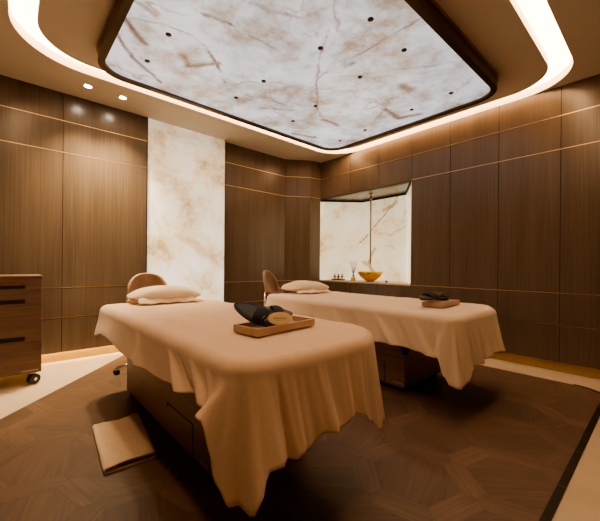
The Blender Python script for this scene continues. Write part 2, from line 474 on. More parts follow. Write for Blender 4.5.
# right wall (towards +X) with the niche opening
NY0, NY1, NZ0, NZ1 = 2.25, 3.93, .772, 2.122
jr = [3.93-2.76, 3.93-2.24, 3.93-1.745, 3.93-1.224, 3.93-.691, 3.93-.16, 3.93+.37, 3.93+.9]
j_r = sorted([3.93-3.28] + jr)
w, M2, L2 = wall_run((XR, YB), (XR, 3.93), sorted([L-YB for L in (3.28, 2.76, 2.245, 1.745, 1.224, .691, .16, -.37, -.9)]), .098, 2.83, 'r', holes=[(NY0-YB, NY1-YB+.01, NZ0-.022, NZ1)])
struct('wall_right', w, [M_wall, M_gap])
bmt = bmesh.new()
brass_lines(bmt, M2, L2, zs=[.4575, 2.4675]); brass_lines(bmt, M2, L2, us=[(0, NY0-YB)], zs=[.762])
brass_lines(bmt, M2, L2, us=[(0, NY0-YB)], zs=[2.1455])
box(bmt, XR-.004, XR+.02, NY0-.006, NY0+.002, NZ0, NZ1)
struct('trim_5', bmt, M_brass)
bm = bmesh.new(); box(bm, XB, 1.228, YL+.055, YL+.075, 0, .15); struct('baseboard_left', bm, M_base)
bm = bmesh.new(); box(bm, XR+.055, XR+.07, YB, 3.92, 0, .15); struct('baseboard_right', bm, M_base)
# light strips tucked under the floating panels
bm = bmesh.new(); box(bm, XB, 1.22, YL+.026, YL+.05, .135, .14); struct('trim_6', bm, M_led)
bm = bmesh.new(); box(bm, XR+.0505, XR+.054, YB, 3.9, .13, .14); struct('trim_7', bm, M_led2)
# niche lining
NC = [(XR, NY1), (4.515, 3.486), (4.505, 2.645), (XR, NY0)]
def vquad(a, b, z0, z1, n=1):
    bm = bmesh.new()
    d = Vector((b[0]-a[0], b[1]-a[1])).normalized(); nn = Vector((-d.y, d.x))*.02
    prism(bm, [a, b, (b[0]+nn.x, b[1]+nn.y), (a[0]+nn.x, a[1]+nn.y)], z0, z1)
    return bm
for nm, a, b in (('wall_niche_left', NC[0], NC[1]), ('wall_niche_back', NC[1], NC[2]), ('wall_niche_right', NC[2], NC[3])):
    bm = vquad(a, b, NZ0, NZ1)
    me_dir = None
    struct(nm, bm, M_niche_onyx)
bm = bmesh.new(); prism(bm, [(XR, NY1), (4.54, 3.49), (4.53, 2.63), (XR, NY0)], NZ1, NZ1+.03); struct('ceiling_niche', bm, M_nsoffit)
bm = bmesh.new(); prism(bm, [(XR-.004, NY1), (4.54, 3.49), (4.53, 2.63), (XR-.004, NY0)], NZ0-.022, NZ0)
struct('niche_shelf', bm, M_stone)
bm = bmesh.new()
for a, b in zip(NC, NC[1:]):
    d = Vector((b[0]-a[0], b[1]-a[1])); L = d.length; d /= L
    Mx = Matrix(((d.x, -d.y, 0, a[0]), (d.y, d.x, 0, a[1]), (0, 0, 1, 0), (0, 0, 0, 1)))
    box(bm, 0, L, -.014, -.001, NZ1-.030, NZ1-.0005, M=Mx)
struct('niche_shadow_line', bm, M_black)  # black strip standing in for the shadow line where soffit meets lining
# unseen walls behind the camera
bm = bmesh.new(); box(bm, XB-.1, XB, YB-.1, 4.3, 0, 2.9); struct('wall_near_left', bm, M_wall)
bm = bmesh.new(); box(bm, XB-.1, 4.1, YB-.1, YB, 0, 2.9); struct('wall_near_right', bm, M_wall)

# ------------------------------------------------------------------ ceiling: border, light slot, raft
CO = rrect(-.005, XR-.001, .54, 3.565, [.47, .52, .5, .46], 14)
CI = rrect(.148, 3.800, .698, 3.405, [.40, .40, .40, .36], 14)
def ring_prism(bm, outer, inner, z0, z1, M=None, mat=0):
    n = len(outer); t = bmesh.new()
    A = [[t.verts.new((x, y, z)) for x, y in lp] for lp in (outer, inner) for z in (z0, z1)]   # o0 o1 i0 i1
    for i in range(n):
        j = (i+1) % n
        for a, b in ((0, 2), (1, 3), (0, 1), (2, 3)):
            t.faces.new((A[a][i], A[a][j], A[b][j], A[b][i]))
    merge(bm, t, M, mat)
def rect_proj(loop, x0, x1, y0, y1):
    cx = sum(p[0] for p in loop)/len(loop); cy = sum(p[1] for p in loop)/len(loop)
    out = []
    for x, y in loop:
        dx, dy = x-cx, y-cy
        k = min([((x1-cx) if dx > 0 else (x0-cx))/dx if abs(dx) > 1e-9 else 1e9, ((y1-cy) if dy > 0 else (y0-cy))/dy if abs(dy) > 1e-9 else 1e9])
        out.append((cx+dx*k, cy+dy*k))
    return out
def insert_corners(loop, x0, x1, y0, y1):
    """outer ring: rectangle points matching the loop; snap the nearest one to each corner"""
    out = rect_proj(loop, x0, x1, y0, y1)
    for cx, cy in ((x0, y0), (x1, y0), (x0, y1), (x1, y1)):
        i = min(range(len(out)), key=lambda k: (out[k][0]-cx)**2 + (out[k][1]-cy)**2)
        out[i] = (cx, cy)
    return out
bm = bmesh.new(); ring_prism(bm, insert_corners(CO, XB-.05, XR+.02, YB-.05, 4.3), CO, ZC, ZC+.085); struct('ceiling', bm, M_ceil)
bm = bmesh.new(); prism(bm, CI, ZC, ZC+.08); struct('ceiling_raft', bm, M_ceil)
bm = bmesh.new(); ring_prism(bm, rrect(-.06, XR+.02, .48, 3.63, .5, 14), rrect(.2, 3.75, .75, 3.35, .35, 14), ZC+.075, ZC+.09)
tag(struct('ceiling_slot', bm, M_cove), kind='structure')
bm = bmesh.new(); box(bm, XB-.1, 5, YB-.1, 4.6, 2.86, 2.9); struct('ceiling_slab', bm, M_ceil)

# luminous stone panel
t = thing('ceiling_light', 'large backlit white marble panel in a dark bronze rounded frame on the ceiling', 'ceiling light', (2.02, 2.14, ZC))
def sh(loop): return [(x-2.02, y-2.14) for x, y in loop]
PO = rrect(.525, 3.49, 1.035, 3.245, .24, 12)
PI_ = rrect(.575, 3.44, 1.085, 3.195, .20, 12)
PU = rrect(.525, 3.49, 1.035, 3.245, .24, 12)
PS = rrect(.515, 3.50, 1.025, 3.255, .25, 12)
bm = bmesh.new(); ring_prism(bm, sh(PO), sh(PI_), -.115, -.03); obj('frame', bm, M_darkmetal, t)
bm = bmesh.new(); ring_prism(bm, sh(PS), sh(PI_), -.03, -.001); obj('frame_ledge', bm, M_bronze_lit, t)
bm = bmesh.new(); prism(bm, sh(rrect(.576, 3.439, 1.086, 3.194, .199, 12)), Zs-ZC, Zs-ZC+.03)
st = obj('stone_panel', bm, M_ceil_onyx, t)
bm0 = None
for (x, y) in [(.85, 2.386), (.834, 2.812), (1.697, 2.41), (1.665, 2.832), (1.795, 1.328), (1.755, 1.756), (2.239, 1.344), (2.278, 1.792), (3.121, 1.375), (3.149, 1.795), (2.357, 2.424), (2.414, 2.848), (3.213, 2.444), (3.248, 2.874)]:
    bm = bmesh.new()
    lathe(bm, [(0, -.007), (.010, -.007), (.019, -.003), (.021, 0), (.021, .004)], 20, Matrix.Translation((x*1.0025-2.02, y*1.0025-2.14, Zs-ZC-.003)))
    obj('fixing_bolt', bm, M_bronze_lit if False else M_darkmetal, t, True)

# downlights
for (x, y, lab) in ((.58, 3.80, 'small round recessed downlight, the one nearer the left edge of the photo'), (.89, 3.81, 'small round recessed downlight, the one nearer the marble wall panel')):
    t = thing('downlight', lab, 'ceiling light', (x, y, ZC), 0, 'recessed downlights along the left wall')
    bm = bmesh.new(); lathe(bm, [(.030, .002), (.032, -.004), (.042, -.004), (.045, 0), (.045, .003)], 28); obj('trim_ring', bm, M_ceil, t, True)
    bm = bmesh.new(); lathe(bm, [(0, -.001), (.031, -.001), (.031, .002), (0, .002)], 28); obj('lens', bm, M_lens, t)
    ld = bpy.data.lights.new('downlight_lamp', 'SPOT'); ld.energy = 120; ld.color = (1, .78, .48); ld.spot_size = math.radians(95); ld.spot_blend = .8; ld.shadow_soft_size = .08
    lo = bpy.data.objects.new('downlight_lamp', ld); C.objects.link(lo); lo.parent = t; lo.location = (0, .0, -.012)

# ------------------------------------------------------------------ beds
def interp(tab, s):
    if s <= tab[0][0]: return tab[0][1]
    for (a, va), (b, vb) in zip(tab, tab[1:]):
        if s <= b:
            k = (s-a)/(b-a); k = k*k*(3-2*k); return va + (vb-va)*k
    return tab[-1][1]

def sheet_mesh(hw, y0, y1, zt, hem, flare, folds, flaps=(), rc=(.11, .33, .13, .10), seed=0):
    """bedsheet draped over a bed centred on x=0; perimeter runs head->foot on the near (-x) side, across the foot, back and round the head.
    s is measured so that 0 = head corner near side; s marks: near side [0,Ls], foot [Ls,Ls+Lf] ..."""
    Ls, Lf = y1-y0, 2*hw
    def peri(s):
        tot = 2*(Ls+Lf); s %= tot
        # sharp rectangle position
        if s < Ls: p = Vector((-hw, y1-s)); n = Vector((-1, 0))
        elif s < Ls+Lf: p = Vector((-hw+(s-Ls), y0)); n = Vector((0, -1))
        elif s < 2*Ls+Lf: p = Vector((hw, y0+(s-Ls-Lf))); n = Vector((1, 0))
        else: p = Vector((hw-(s-2*Ls-Lf), y1)); n = Vector((0, 1))
        # round the corners
        for sx, sy, c_ in ((-1, -1, rc[0]), (1, -1, rc[1]), (1, 1, rc[2]), (-1, 1, rc[3])):
            cx = sx*(hw-c_); cy = (y1-c_) if sy > 0 else (y0+c_)
            if (p.x-cx)*(1 if cx > 0 else -1) > -1e-9 and (p.y-cy)*(1 if cy > (y0+y1)/2 else -1) > -1e-9:
                q = Vector((p.x-cx, p.y-cy))
                if q.length > 1e-9:
                    q.normalize(); return Vector((cx, cy)) + q*c_, q
        return p, n
    tot = 2*(Ls+Lf); NS = 800; re = .045
    bm = bmesh.new(); rings = []
    S = [tot*i/NS for i in range(NS)]
    base = [peri(s) for s in S]
    cen = Vector((0, (y0+y1)/2))
    def topz(x, y):
        e = min(hw-abs(x), y-y0, y1-y)
        b = .012*min(1, max(0, e)/.2)
        return zt + b + .004*noise.noise(Vector((x*5+seed, y*5, 0))) + .003*noise.noise(Vector((x*13+seed, y*11, 3)))
    NI = 16
    for k in range(1, NI+1):
        f = k/NI; ring = []
        for (p, n) in base:
            q = p - n*re
            q = cen + (q-cen)*f if False else Vector((q.x*f, cen.y+(q.y-cen.y)*f))
            ring.append(bm.verts.new((q.x, q.y, topz(q.x, q.y))))
        rings.append(ring)
    for k in range(1, 5):
        a = PI/2*k/5; ring = []
        for (p, n) in base:
            q = p + n*(-re + re*math.sin(a)); ring.append(bm.verts.new((q.x, q.y, topz(q.x, q.y)-re*(1-math.cos(a)))))
        rings.append(ring)
    NT = 22
    for k in range(0, NT+1):
        tt = k/NT; ring = []
        for s, (p, n) in zip(S, base):
            h = interp(hem, s); fl = interp(flare, s)
            z = (zt-re) + (h-(zt-re))*tt
            off = fl*(tt**1.15)
            for (s0, wd, am, sl) in folds:
                d = s - (s0 + sl*tt)
                d = (d+tot/2) % tot - tot/2
                w = wd*(.55+.45*tt)
                off += am*math.exp(-(d/w)**2)*(tt**.8)
            for (s0, s1, am, wd) in flaps:
                off += am*.5*(math.tanh((s-s0+.06*tt)/wd)-math.tanh((s-s1-.02*tt)/wd))*(tt**.6)
            off += .004*noise.noise(Vector((s*7+seed, tt*2, 1)))*tt
            q = p + n*off
            ring.append(bm.verts.new((q.x, q.y, z + (.006*noise.noise(Vector((s*9, 7+seed, 2))) if k == NT else 0))))
        rings.append(ring)
    c0 = bm.verts.new((0, cen.y, topz(0, cen.y)))
    for i in range(NS): bm.faces.new((c0, rings[0][i], rings[0][(i+1) % NS]))
    for A, B in zip(rings, rings[1:]):
        for i in range(NS):
            j = (i+1) % NS
            bm.faces.new((A[i], B[i], B[j], A[j]))
    return bm

def make_mark(M, mat_, parent, w=.07, rows=1):
    """small pale illegible maker's mark: a row of tiny bars"""
    bm = bmesh.new(); x = 0; r = random.Random(3)
    while x < w:
        l = r.uniform(.004, .009); h = r.uniform(.006, .010)
        box(bm, x, x+l, -.0008, .0006, -h/2, h/2, M=M); x += l+.0025
    return obj('maker_mark', bm, mat_, parent)

def make_bed(name_label, cx, sheet_label, y0=.88, y1=2.98, hw=.46, bx0=-.30, bx1=.31):
    t = thing('massage_bed', name_label, 'massage bed', (cx, 0, 0))
    bm = bmesh.new()
    box(bm, bx0, bx1, 1.375, 2.765, .045, .385, bev=.004)
    b = obj('base', bm, M_walnut, t)
    bm = bmesh.new(); box(bm, bx0+.02, bx1-.02, 1.40, 2.745, .004, .045); obj('plinth', bm, M_black, b)
    bm = bmesh.new(); box(bm, bx0-.003, bx0+.01, 1.562, 1.898, .052, .213, bev=.001)
    sm = bmesh.new(); box(sm, bx0-.0012, bx0+.01, 1.557, 1.903, .047, .218); obj('door_seam', sm, M_black, b)
    dm = veneer_door; d = obj('door', bm, dm, b)
    bm = bmesh.new(); box(bm, bx0-.005, bx0+.004, 1.884, 1.906, .203, .219, bev=.001); obj('door_latch', bm, M_black, d)
    bm = bmesh.new(); box(bm, bx0-.01, bx1+.01, 1.365, 2.775, .386, .42, bev=.002)
    box(bm, bx0-.012, bx0+.03, 1.36, 1.40, .31, .386); obj('lift_frame', bm, M_black, t)
    bm = bmesh.new(); box(bm, -.22, .22, 1.55, 2.6, .42, .50, bev=.004); obj('lift_column', bm, M_black, t)
    bm = bmesh.new(); prism(bm, rrect(-hw+.035, hw-.035, y0+.035, y1-.035, [.08, .08, .08, .30], 10), .50, .535); obj('table_frame', bm, M_black, t)
    bm = bmesh.new(); box(bm, -hw+.02, hw-.02, y0+.02, y1-.02, .536, .655, bev=.04, seg=4); bm.free(); bm = bmesh.new(); prism(bm, rrect(-hw+.02, hw-.02, y0+.02, y1-.02, [.09, .09, .09, .31], 10), .536, .655, bev=.03); obj('mattress', bm, M_cush, t, True)
    make_mark(Matrix(((0, -1, 0, bx0-.001), (-1, 0, 0, 1.48), (0, 0, 1, .075), (0, 0, 0, 1))), M_logo, b, .09)
    return t
veneer_door = veneer('walnut_door', (.19, .12, .078), (.36, .235, .155), 'Y', rough=.42, along=2, across=45)
bed1 = make_bed('walnut based massage bed in the foreground under the long cream sheet, nearest the towel', .99, '')
bed2 = make_bed('walnut based massage bed farther right, beside the panelled right wall', 2.60, '', hw=.455, bx0=-.26, bx1=.355)

# sheet of the near bed
HW, Y0, Y1, ZT = .46, .875, 2.98, .682
Ls, Lf = Y1-Y0, 2*HW
nr = lambda y: Y1-y                 # s on the near side
ft = lambda x: Ls + (x-.99+HW)      # s along the foot
hem1 = [(0, .46), (.10, .47), (nr(2.6), .515), (nr(2.0), .49), (nr(1.55), .50), (nr(1.25), .525), (nr(1.08), .54), (nr(.96), .53), (nr(.938), .43), (Ls-.07, .40), (Ls-.04, .355), (Ls-.01, .305), (Ls+.045, .296), (Ls+.062, .335), (Ls+.08, .385), (ft(.72), .365), (ft(.80), .372), (ft(.86), .40), (ft(.95), .385), (Ls+Lf-.41, .41), (Ls+Lf-.36, .395), (Ls+Lf-.28, .335), (Ls+Lf-.22, .275), (Ls+Lf-.15, .258), (Ls+Lf-.06, .27), (Ls+Lf+.04, .32), (Ls+Lf+.16, .40), (Ls+Lf+.2, .45), (2*Ls+Lf-.1, .45), (2*Ls+Lf, .42), (2*Ls+2*Lf-.1, .45), (2*Ls+2*Lf, .46)]
flare1 = [(0, .03), (.15, .035), (nr(1.6), .03), (nr(1.02), .025), (nr(.95), .065), (Ls-.02, .085), (Ls+.03, .08), (Ls+.1, .06), (ft(.8), .05), (ft(1.1), .04), (Ls+Lf-.15, .035), (Ls+Lf, .045), (Ls+Lf+.2, .02), (2*Ls+Lf, .05), (2*Ls+2*Lf, .03)]
folds1 = [(nr(1.9), .07, .022, .12), (nr(1.45), .045, .034, .22), (nr(1.22), .04, .024, .18), (nr(1.08), .03, .014, .10), (nr(1.34), .03, -.012, .2),
          (Ls+.04, .014, .034, .012), (Ls+.005, .015, -.016, .01), (Ls+.15, .02, -.022, .02),
          (ft(.70), .014, .010, .02), (ft(.755), .014, -.008, .02), (ft(.90), .016, .012, .02), (ft(1.02), .016, .011, .01), (ft(1.135), .015, -.010, 0), (ft(1.21), .016, .012, .01), (Ls+.06, .012, .014, .0), (ft(.735), .03, .010, .02), (ft(.80), .022, -.008, .02), (ft(.87), .026, .018, .03), (ft(.985), .03, .007, .02), (ft(1.05), .02, -.006, .0), (ft(1.11), .026, .016, .0), (ft(1.17), .02, -.010, .0), (ft(1.25), .026, .016, .02), (Ls+Lf-.09, .03, .014, .02),
          (Ls+Lf+.4, .05, .02, 0), (Ls+Lf+.9, .06, .02, 0), (2*Ls+Lf+.4, .05, .02, 0)]
bm = sheet_mesh(HW, Y0, Y1, ZT, hem1, flare1, folds1, [(nr(.94), Ls+.105, .024, .009)])
o = obj('bed_sheet', bm, M_sheet, None, True, (.99, 0, 0)); tag(o, 'cream sheet draped to the left foreground over the nearer massage bed', 'sheet')
md = o.modifiers.new('thick', 'SOLIDIFY'); md.thickness = .003; md.offset = 1
# sheet of the far bed
HW2, CX2, ZT2 = .48, 2.60, .682
Lf2 = 2*HW2
fu = lambda x: Ls + (x-CX2+HW2)
E1 = Ls+Lf2
hem2 = [(0, .42), (.1, .44), (nr(2.3), .44), (nr(1.6), .43), (nr(1.3), .44), (nr(1.15), .425), (nr(.99), .41), (nr(.955), .31), (nr(.93), .262), (nr(.90), .255), (Ls+.02, .265), (Ls+.06, .29), (Ls+.085, .36), (fu(2.25), .36), (fu(2.4), .37), (fu(2.55), .385), (fu(2.75), .385), (fu(2.95), .37), (E1-.03, .30), (E1+.03, .31), (E1+.2, .42), (2*Ls+Lf2, .40), (2*Ls+2*Lf2, .42)]
flare2 = [(0, .05), (.2, .04), (nr(1.5), .03), (nr(1.0), .02), (Ls-.02, .055), (Ls+.1, .045), (fu(2.6), .05), (E1-.12, .06), (E1, .05), (E1+.2, .03), (2*Ls+Lf2, .05), (2*Ls+2*Lf2, .06)]
folds2 = [(nr(2.5), .06, .014, .05), (nr(2.2), .04, -.012, .05), (nr(1.95), .05, .028, .14), (nr(1.75), .04, -.020, .12), (nr(1.5), .045, .034, .18), (nr(1.32), .035, -.02, .12), (nr(1.18), .03, .030, .12), (nr(1.05), .022, -.014, .05),
          (Ls-.02, .020, .032, .01), (Ls+.12, .02, -.02, .02), (fu(2.32), .026, .024, .04), (fu(2.42), .022, -.018, .02), (fu(2.52), .026, .020, 0), (fu(2.62), .02, -.012, 0), (fu(2.75), .03, .022, 0), (fu(2.87), .02, -.014, 0), (E1-.08, .035, .022, .01)]
bm = sheet_mesh(HW2, Y0, Y1, ZT2, hem2, flare2, folds2, [(nr(.965), Ls+.08, .022, .010)], seed=5)
o = obj('bed_sheet', bm, M_sheet2, None, True, (CX2, 0, 0)); tag(o, 'cream sheet draped over the farther massage bed by the right wall', 'sheet')
md = o.modifiers.new('thick', 'SOLIDIFY'); md.thickness = .003; md.offset = 1

# pillows
def pillow(label, loc, rz, L=.56, W=.36, H=.13, seed=0):
    t = thing('pillow', label, 'pillow', loc, rz)
    def body(L, W, H, z0, sag=0, n=48, m=20, sd=0):
        bm = bmesh.new(); rows = []
        for j in range(m+1):
            v = -PI/2 + PI*j/m; row = []
            for i in range(n):
                u = 2*PI*i/n
                c, s = math.cos(u), math.sin(u)
                e = .55
                x = L/2*math.copysign(abs(c)**e, c)*math.cos(v)**.55 if math.cos(v) > 1e-6 else 0
                y = W/2*math.copysign(abs(s)**e, s)*math.cos(v)**.55 if math.cos(v) > 1e-6 else 0
                k = 1 - .55*(abs(x)/(L/2))**2.2
                z = H/2*math.sin(v)*k*(1 if v > 0 else .55)
                z += .006*noise.noise(Vector((x*9+sd, y*9, v)))
                row.append(bm.verts.new((x, y, z0 + H*.28 + z)))
            rows.append(row)
        for a, b in zip(rows, rows[1:]):
            for i in range(n):
                bm.faces.new((a[i], a[(i+1) % n], b[(i+1) % n], b[i]))
        bmesh.ops.remove_doubles(bm, verts=bm.verts, dist=1e-5)
        return bm
    obj('cushion', body(L, W, H, .0, sd=seed), M_pillow, t, True)
    # open end of the pillowcase: a flat hem flap folded towards the foot of the bed
    bm = bmesh.new(); rows = []
    for j in range(7):
        row = []
        for i in range(31):
            u = i/30; x = (-.44+.80*u)*L; k = j/6
            y = -W/2 + .03 - .065*k - .01*math.sin(u*9+seed)
            z = .052*(1-k)**1.2*(1-abs(2*u-1)**3*.6) + .010 + .006*math.sin(u*23+seed)*(1-k*.3)
            row.append(bm.verts.new((x, y, z)))
        rows.append(row)
    for a, b in zip(rows, rows[1:]):
        for i in range(30): bm.faces.new((a[i], a[i+1], b[i+1], b[i]))
    f = obj('case_flap', bm, M_pillow, t, True)
    md = f.modifiers.new('thick', 'SOLIDIFY'); md.thickness = .006
    return t
pillow('plump cream pillow at the head of the nearer bed, in front of the marble panel', (.985, 2.79, .703), math.radians(-3), H=.165)
p2 = pillow('plump cream pillow at the head of the farther bed, near the niche', (2.575, 2.79, .703), math.radians(-3), H=.165, seed=4)
bm = bmesh.new(); lathe(bm, [(0, .006), (.008, .006), (.010, .002), (.010, 0), (0, 0)], 14, Matrix.Translation((-.05, -.235, .014))); obj('button', bm, M_darkmetal, p2)

# trays
def tray(label, loc, rz, L, W, h=.034, th=.011):
    t = thing('wooden_tray', label, 'tray', loc, rz)
    bm = bmesh.new(); box(bm, -L/2+th, L/2-th, -W/2+th, W/2-th, .002, .010); obj('tray_bottom', bm, M_tray, t)
    bm = bmesh.new()
    box(bm, -L/2, L/2, -W/2, -W/2+th, 0, h, bev=.0015); box(bm, -L/2, L/2, W/2-th, W/2, 0, h, bev=.0015)
    box(bm, -L/2, -L/2+th, -W/2+th, W/2-th, 0, h, bev=.0015); box(bm, L/2-th, L/2, -W/2+th, W/2-th, 0, h, bev=.0015)
    obj('rim', bm, M_tray, t)
    return t
ZB = .703
tray('brown rectangular wooden tray on the nearer bed, holding black slippers and a tag', (.966, 1.25, ZB), math.radians(7), .385, .165)
tray('brown rectangular wooden tray on the farther bed by the right wall', (2.563, 1.192, ZB), math.radians(3), .37, .15)

def slipper(label, M, group, L=.25, W=.095):
    t = thing('slipper', label, 'slipper', (0, 0, 0), 0, group); t.matrix_world = M
    def outline(k=1.0, n=40):
        pts = []
        for i in range(n):
            a = 2*PI*i/n; x = L/2*math.cos(a); w = W/2*(1.0+.16*math.cos(a) - .10*math.cos(2*a))
            pts.append((x*k, w*math.sin(a)*k*(1 if k == 1 else k)))
        return pts
    bm = bmesh.new(); prism(bm, outline(1), 0, .014, bev=.004); obj('sole', bm, M_slip_sole, t, False)
    bm = bmesh.new(); prism(bm, outline(.93), .014, .021, bev=.003); obj('footbed', bm, M_foot, t)
    ol = outline(1); bm = bmesh.new(); tube(bm, [(x*.99, y*.99, .016) for x, y in ol+ol[:1]], .0045, 8); obj('piping', bm, M_pipe, t, True)
    bm = bmesh.new(); rows = []                               # arched upper over the front half
    for j in range(11):
        x = L*(-.05 + .27*j/10); a = math.acos(max(-1, min(1, x/(L/2))))
        w = W/2*(1.0+.16*math.cos(a)-.10*math.cos(2*a))*math.sin(a)+.002
        hgt = .026+.006*math.sin(PI*j/10)
        rows.append([bm.verts.new((x, -w*math.cos(PI*i/14), .010 + hgt*math.sin(PI*i/14)**.8)) for i in range(15)])
    for a, b in zip(rows, rows[1:]):
        for i in range(14): bm.faces.new((a[i], a[i+1], b[i+1], b[i]))
    u = obj('upper', bm, M_slip, t, True); md = u.modifiers.new('thick', 'SOLIDIFY'); md.thickness = .007
    return t
def place(x, y, z, rz, ry=0, rx=0):
    return Matrix.Translation((x, y, z)) @ Matrix.Rotation(math.radians(rz), 4, 'Z') @ Matrix.Rotation(math.radians(ry), 4, 'Y') @ Matrix.Rotation(math.radians(rx), 4, 'X')
slipper('black slipper leaning on the left rim of the tray on the nearer bed', place(.86, 1.265, ZB+.068, -42, 22, 34), 'black slippers', L=.225)
slipper('black slipper lying behind the tag in the tray on the nearer bed', place(.985, 1.305, ZB+.062, -20, 10, 14), 'black slippers', L=.20, W=.085)
slipper('black slipper sticking out over the left end of the tray on the farther bed', place(2.425, 1.205, ZB+.068, 170, 8, -8), 'black slippers', L=.25, W=.10)
slipper('black slipper lying inside the tray on the farther bed', place(2.54, 1.185, ZB+.040, 8, 4, 0), 'black slippers', L=.22, W=.085)
# oval tag with string
t = thing('gift_tag', 'oval cream paper tag with string beside the slippers in the nearer tray', 'tag'); t.matrix_world = place(.922, 1.166, ZB+.062, -38, 0, 60)
bm = bmesh.new(); prism(bm, [(.056*math.cos(a), .031*math.sin(a)) for a in [2*PI*k/36 for k in range(36)]], 0, .004, bev=.001); obj('card', bm, M_tag, t)
bm = bmesh.new(); r = random.Random(2); x = -.028
while x < .028:
    l = r.uniform(.004, .008); box(bm, x, x+l, -.004, .001+r.uniform(0, .005), .004, .0046); x += l+.002
box(bm, -.02, .016, -.010, -.008, .004, .0046)
obj('print', bm, M_ink, t)
bm = bmesh.new(); tube(bm, [(-.047, 0, .003), (-.06, -.005, .008), (-.075, -.016, .004), (-.082, -.004, .010), (-.07, .010, .006)], .0012, 6); obj('string', bm, M_string, t)

# towel on the floor
def towel():
    t = bmesh.new(); c = [Vector((.400, 2.315)), Vector((.648, 2.315)), Vector((.585, 1.765)), Vector((.357, 1.775))]
    nu, nv = 24, 30
    def P(u, v):
        a = c[0].lerp(c[1], u); b = c[3].lerp(c[2], u); p = a.lerp(b, v)
        sag = .012*math.sin(PI*u)*(1 if v < .5 else 0)*(1-2*v if v < .5 else 0)
        return Vector((p.x, p.y + .0 - sag*1.2))
    bm = bmesh.new(); prof = []
    for k in range(19): prof.append((1-.98*k/18, .006))
    for k in range(1, 8):
        a = -PI/2 - PI*k/8; prof.append((.02+.045*math.cos(a), .0165+.0105*math.sin(a)))
    for k in range(19): prof.append((.02+.965*k/18, .027))
    rows = []
    for k in range(nv+1):
        v = k/nv; row = []
        for (u, z) in prof:
            p = P(max(u, 0), v) + ((c[1]-c[0]).normalized()*min(u, 0)*.3)
            zz = z + (.006*math.sin(PI*min(1, max(0, u)))*v**2 + .003*noise.noise(Vector((u*5, v*6, 1))) + .004*u*v if z > .02 else 0)
            if z > .02: zz -= .005*math.exp(-((u-.55)/.12)**2)*(1-v)
            row.append(bm.verts.new((p.x, p.y, zz)))
        rows.append(row)
    for a, b in zip(rows, rows[1:]):
        for i in range(len(prof)-1): bm.faces.new((a[i], a[i+1], b[i+1], b[i]))
    o = obj('towel', bm, M_towel, None, True)
    md = o.modifiers.new('thick', 'SOLIDIFY'); md.thickness = .008; md.offset = 0
    tag(o, 'folded beige towel lying on the parquet floor left of the nearer bed', 'towel')
towel()

# ------------------------------------------------------------------ stools
def stool(label, loc, rz, back_rz, turn=0, zb=.0, bw=.36, bh=.30, brx=0, lean=0):
    t = thing('stool', label, 'stool', loc, rz, None)
    bm = bmesh.new(); cyl(bm, (0, 0, .075), (0, 0, .30), .026); cyl(bm, (0, 0, .30), (0, 0, .45), .014); obj('column', bm, M_chrome, t, True)
    bm = bmesh.new(); lathe(bm, [(0, .45), (.16, .45), (.185, .465), (.19, .49), (.17, .51), (0, .515)], 36); obj('seat', bm, M_leather, t, True)
    hub = bm = bmesh.new(); lathe(bm, [(0, .06), (.04, .06), (.045, .085), (.03, .11), (0, .11)], 20); hubo = obj('hub', bm, M_chrome, t, True)
    for k in range(5):
        a = 2*PI*k/5 + turn; d = Vector((math.cos(a), math.sin(a), 0))
        bm = bmesh.new(); tube(bm, [d*.03+Vector((0, 0, .088)), d*.16+Vector((0, 0, .078)), d*.275+Vector((0, 0, .062))], [.017, .014, .010], 10); lg = obj('leg', bm, M_chrome, t, True)
        q = d*.275; side = Vector((-d.y, d.x, 0))
        bm = bmesh.new()
        for sg in (-1, 1): cyl(bm, q+side*.006*sg+Vector((0, 0, .027)), q+side*.020*sg+Vector((0, 0, .027)), .026, n=20)
        cs = obj('caster', bm, M_blackgloss, lg, True)
        bm = bmesh.new(); cyl(bm, q+Vector((0, 0, .03)), q+Vector((0, 0, .062)), .007); box(bm, q.x-.012, q.x+.012, q.y-.012, q.y+.012, .046, .057, bev=.003); obj('caster_fork', bm, M_chrome, cs)
    # curved shell backrest
    bm = bmesh.new(); rows = []
    RB = .20; n = 28; m = 16
    for j in range(m+1):
        v = j/m; row = []
        for i in range(n+1):
            u = -1 + 2*i/n
            rr = math.sqrt(max(0, 1-abs(u)**2.4))
            zc = .66 + zb
            z = zc + (bh*(v-.10) if True else 0)*rr + (-.03)*(1-v)*rr
            a = u*bw/2/RB
            y = RB*math.cos(a) - RB + .19 + .035*math.sin(PI*v)*rr - .05*(1-v)
            x = RB*math.sin(a)
            row.append(bm.verts.new((x + lean*(v-.3), y, z)))
        rows.append(row)
    for a, b in zip(rows, rows[1:]):
        for i in range(n): bm.faces.new((a[i], a[i+1], b[i+1], b[i]))
    bmesh.ops.remove_doubles(bm, verts=bm.verts, dist=1e-4)
    bmesh.ops.transform(bm, matrix=Matrix.Rotation(back_rz, 4, 'Z'), verts=bm.verts)
    bk = obj('backrest', bm, M_leather, t, True); md = bk.modifiers.new('thick', 'SOLIDIFY'); md.thickness = .03; md.offset = 0
    s2 = bk.modifiers.new('sub', 'SUBSURF'); s2.levels = 1; s2.render_levels = 1
    bm = bmesh.new(); R = Matrix.Rotation(back_rz, 4, 'Z')
    pts = [R @ Vector(p) for p in ((brx, .05, .44), (brx, .15, .445), (brx, .17, .50), (brx, .165, .66))]
    tube(bm, pts, .011, 10); obj('back_bracket', bm, M_chrome, t, True)
    return t
stool('tan leather stool with rounded backrest and casters, behind the head of the nearer bed', (1.02, 3.33, 0), 0, math.radians(-12), turn=math.radians(180), bw=.46, bh=.29)
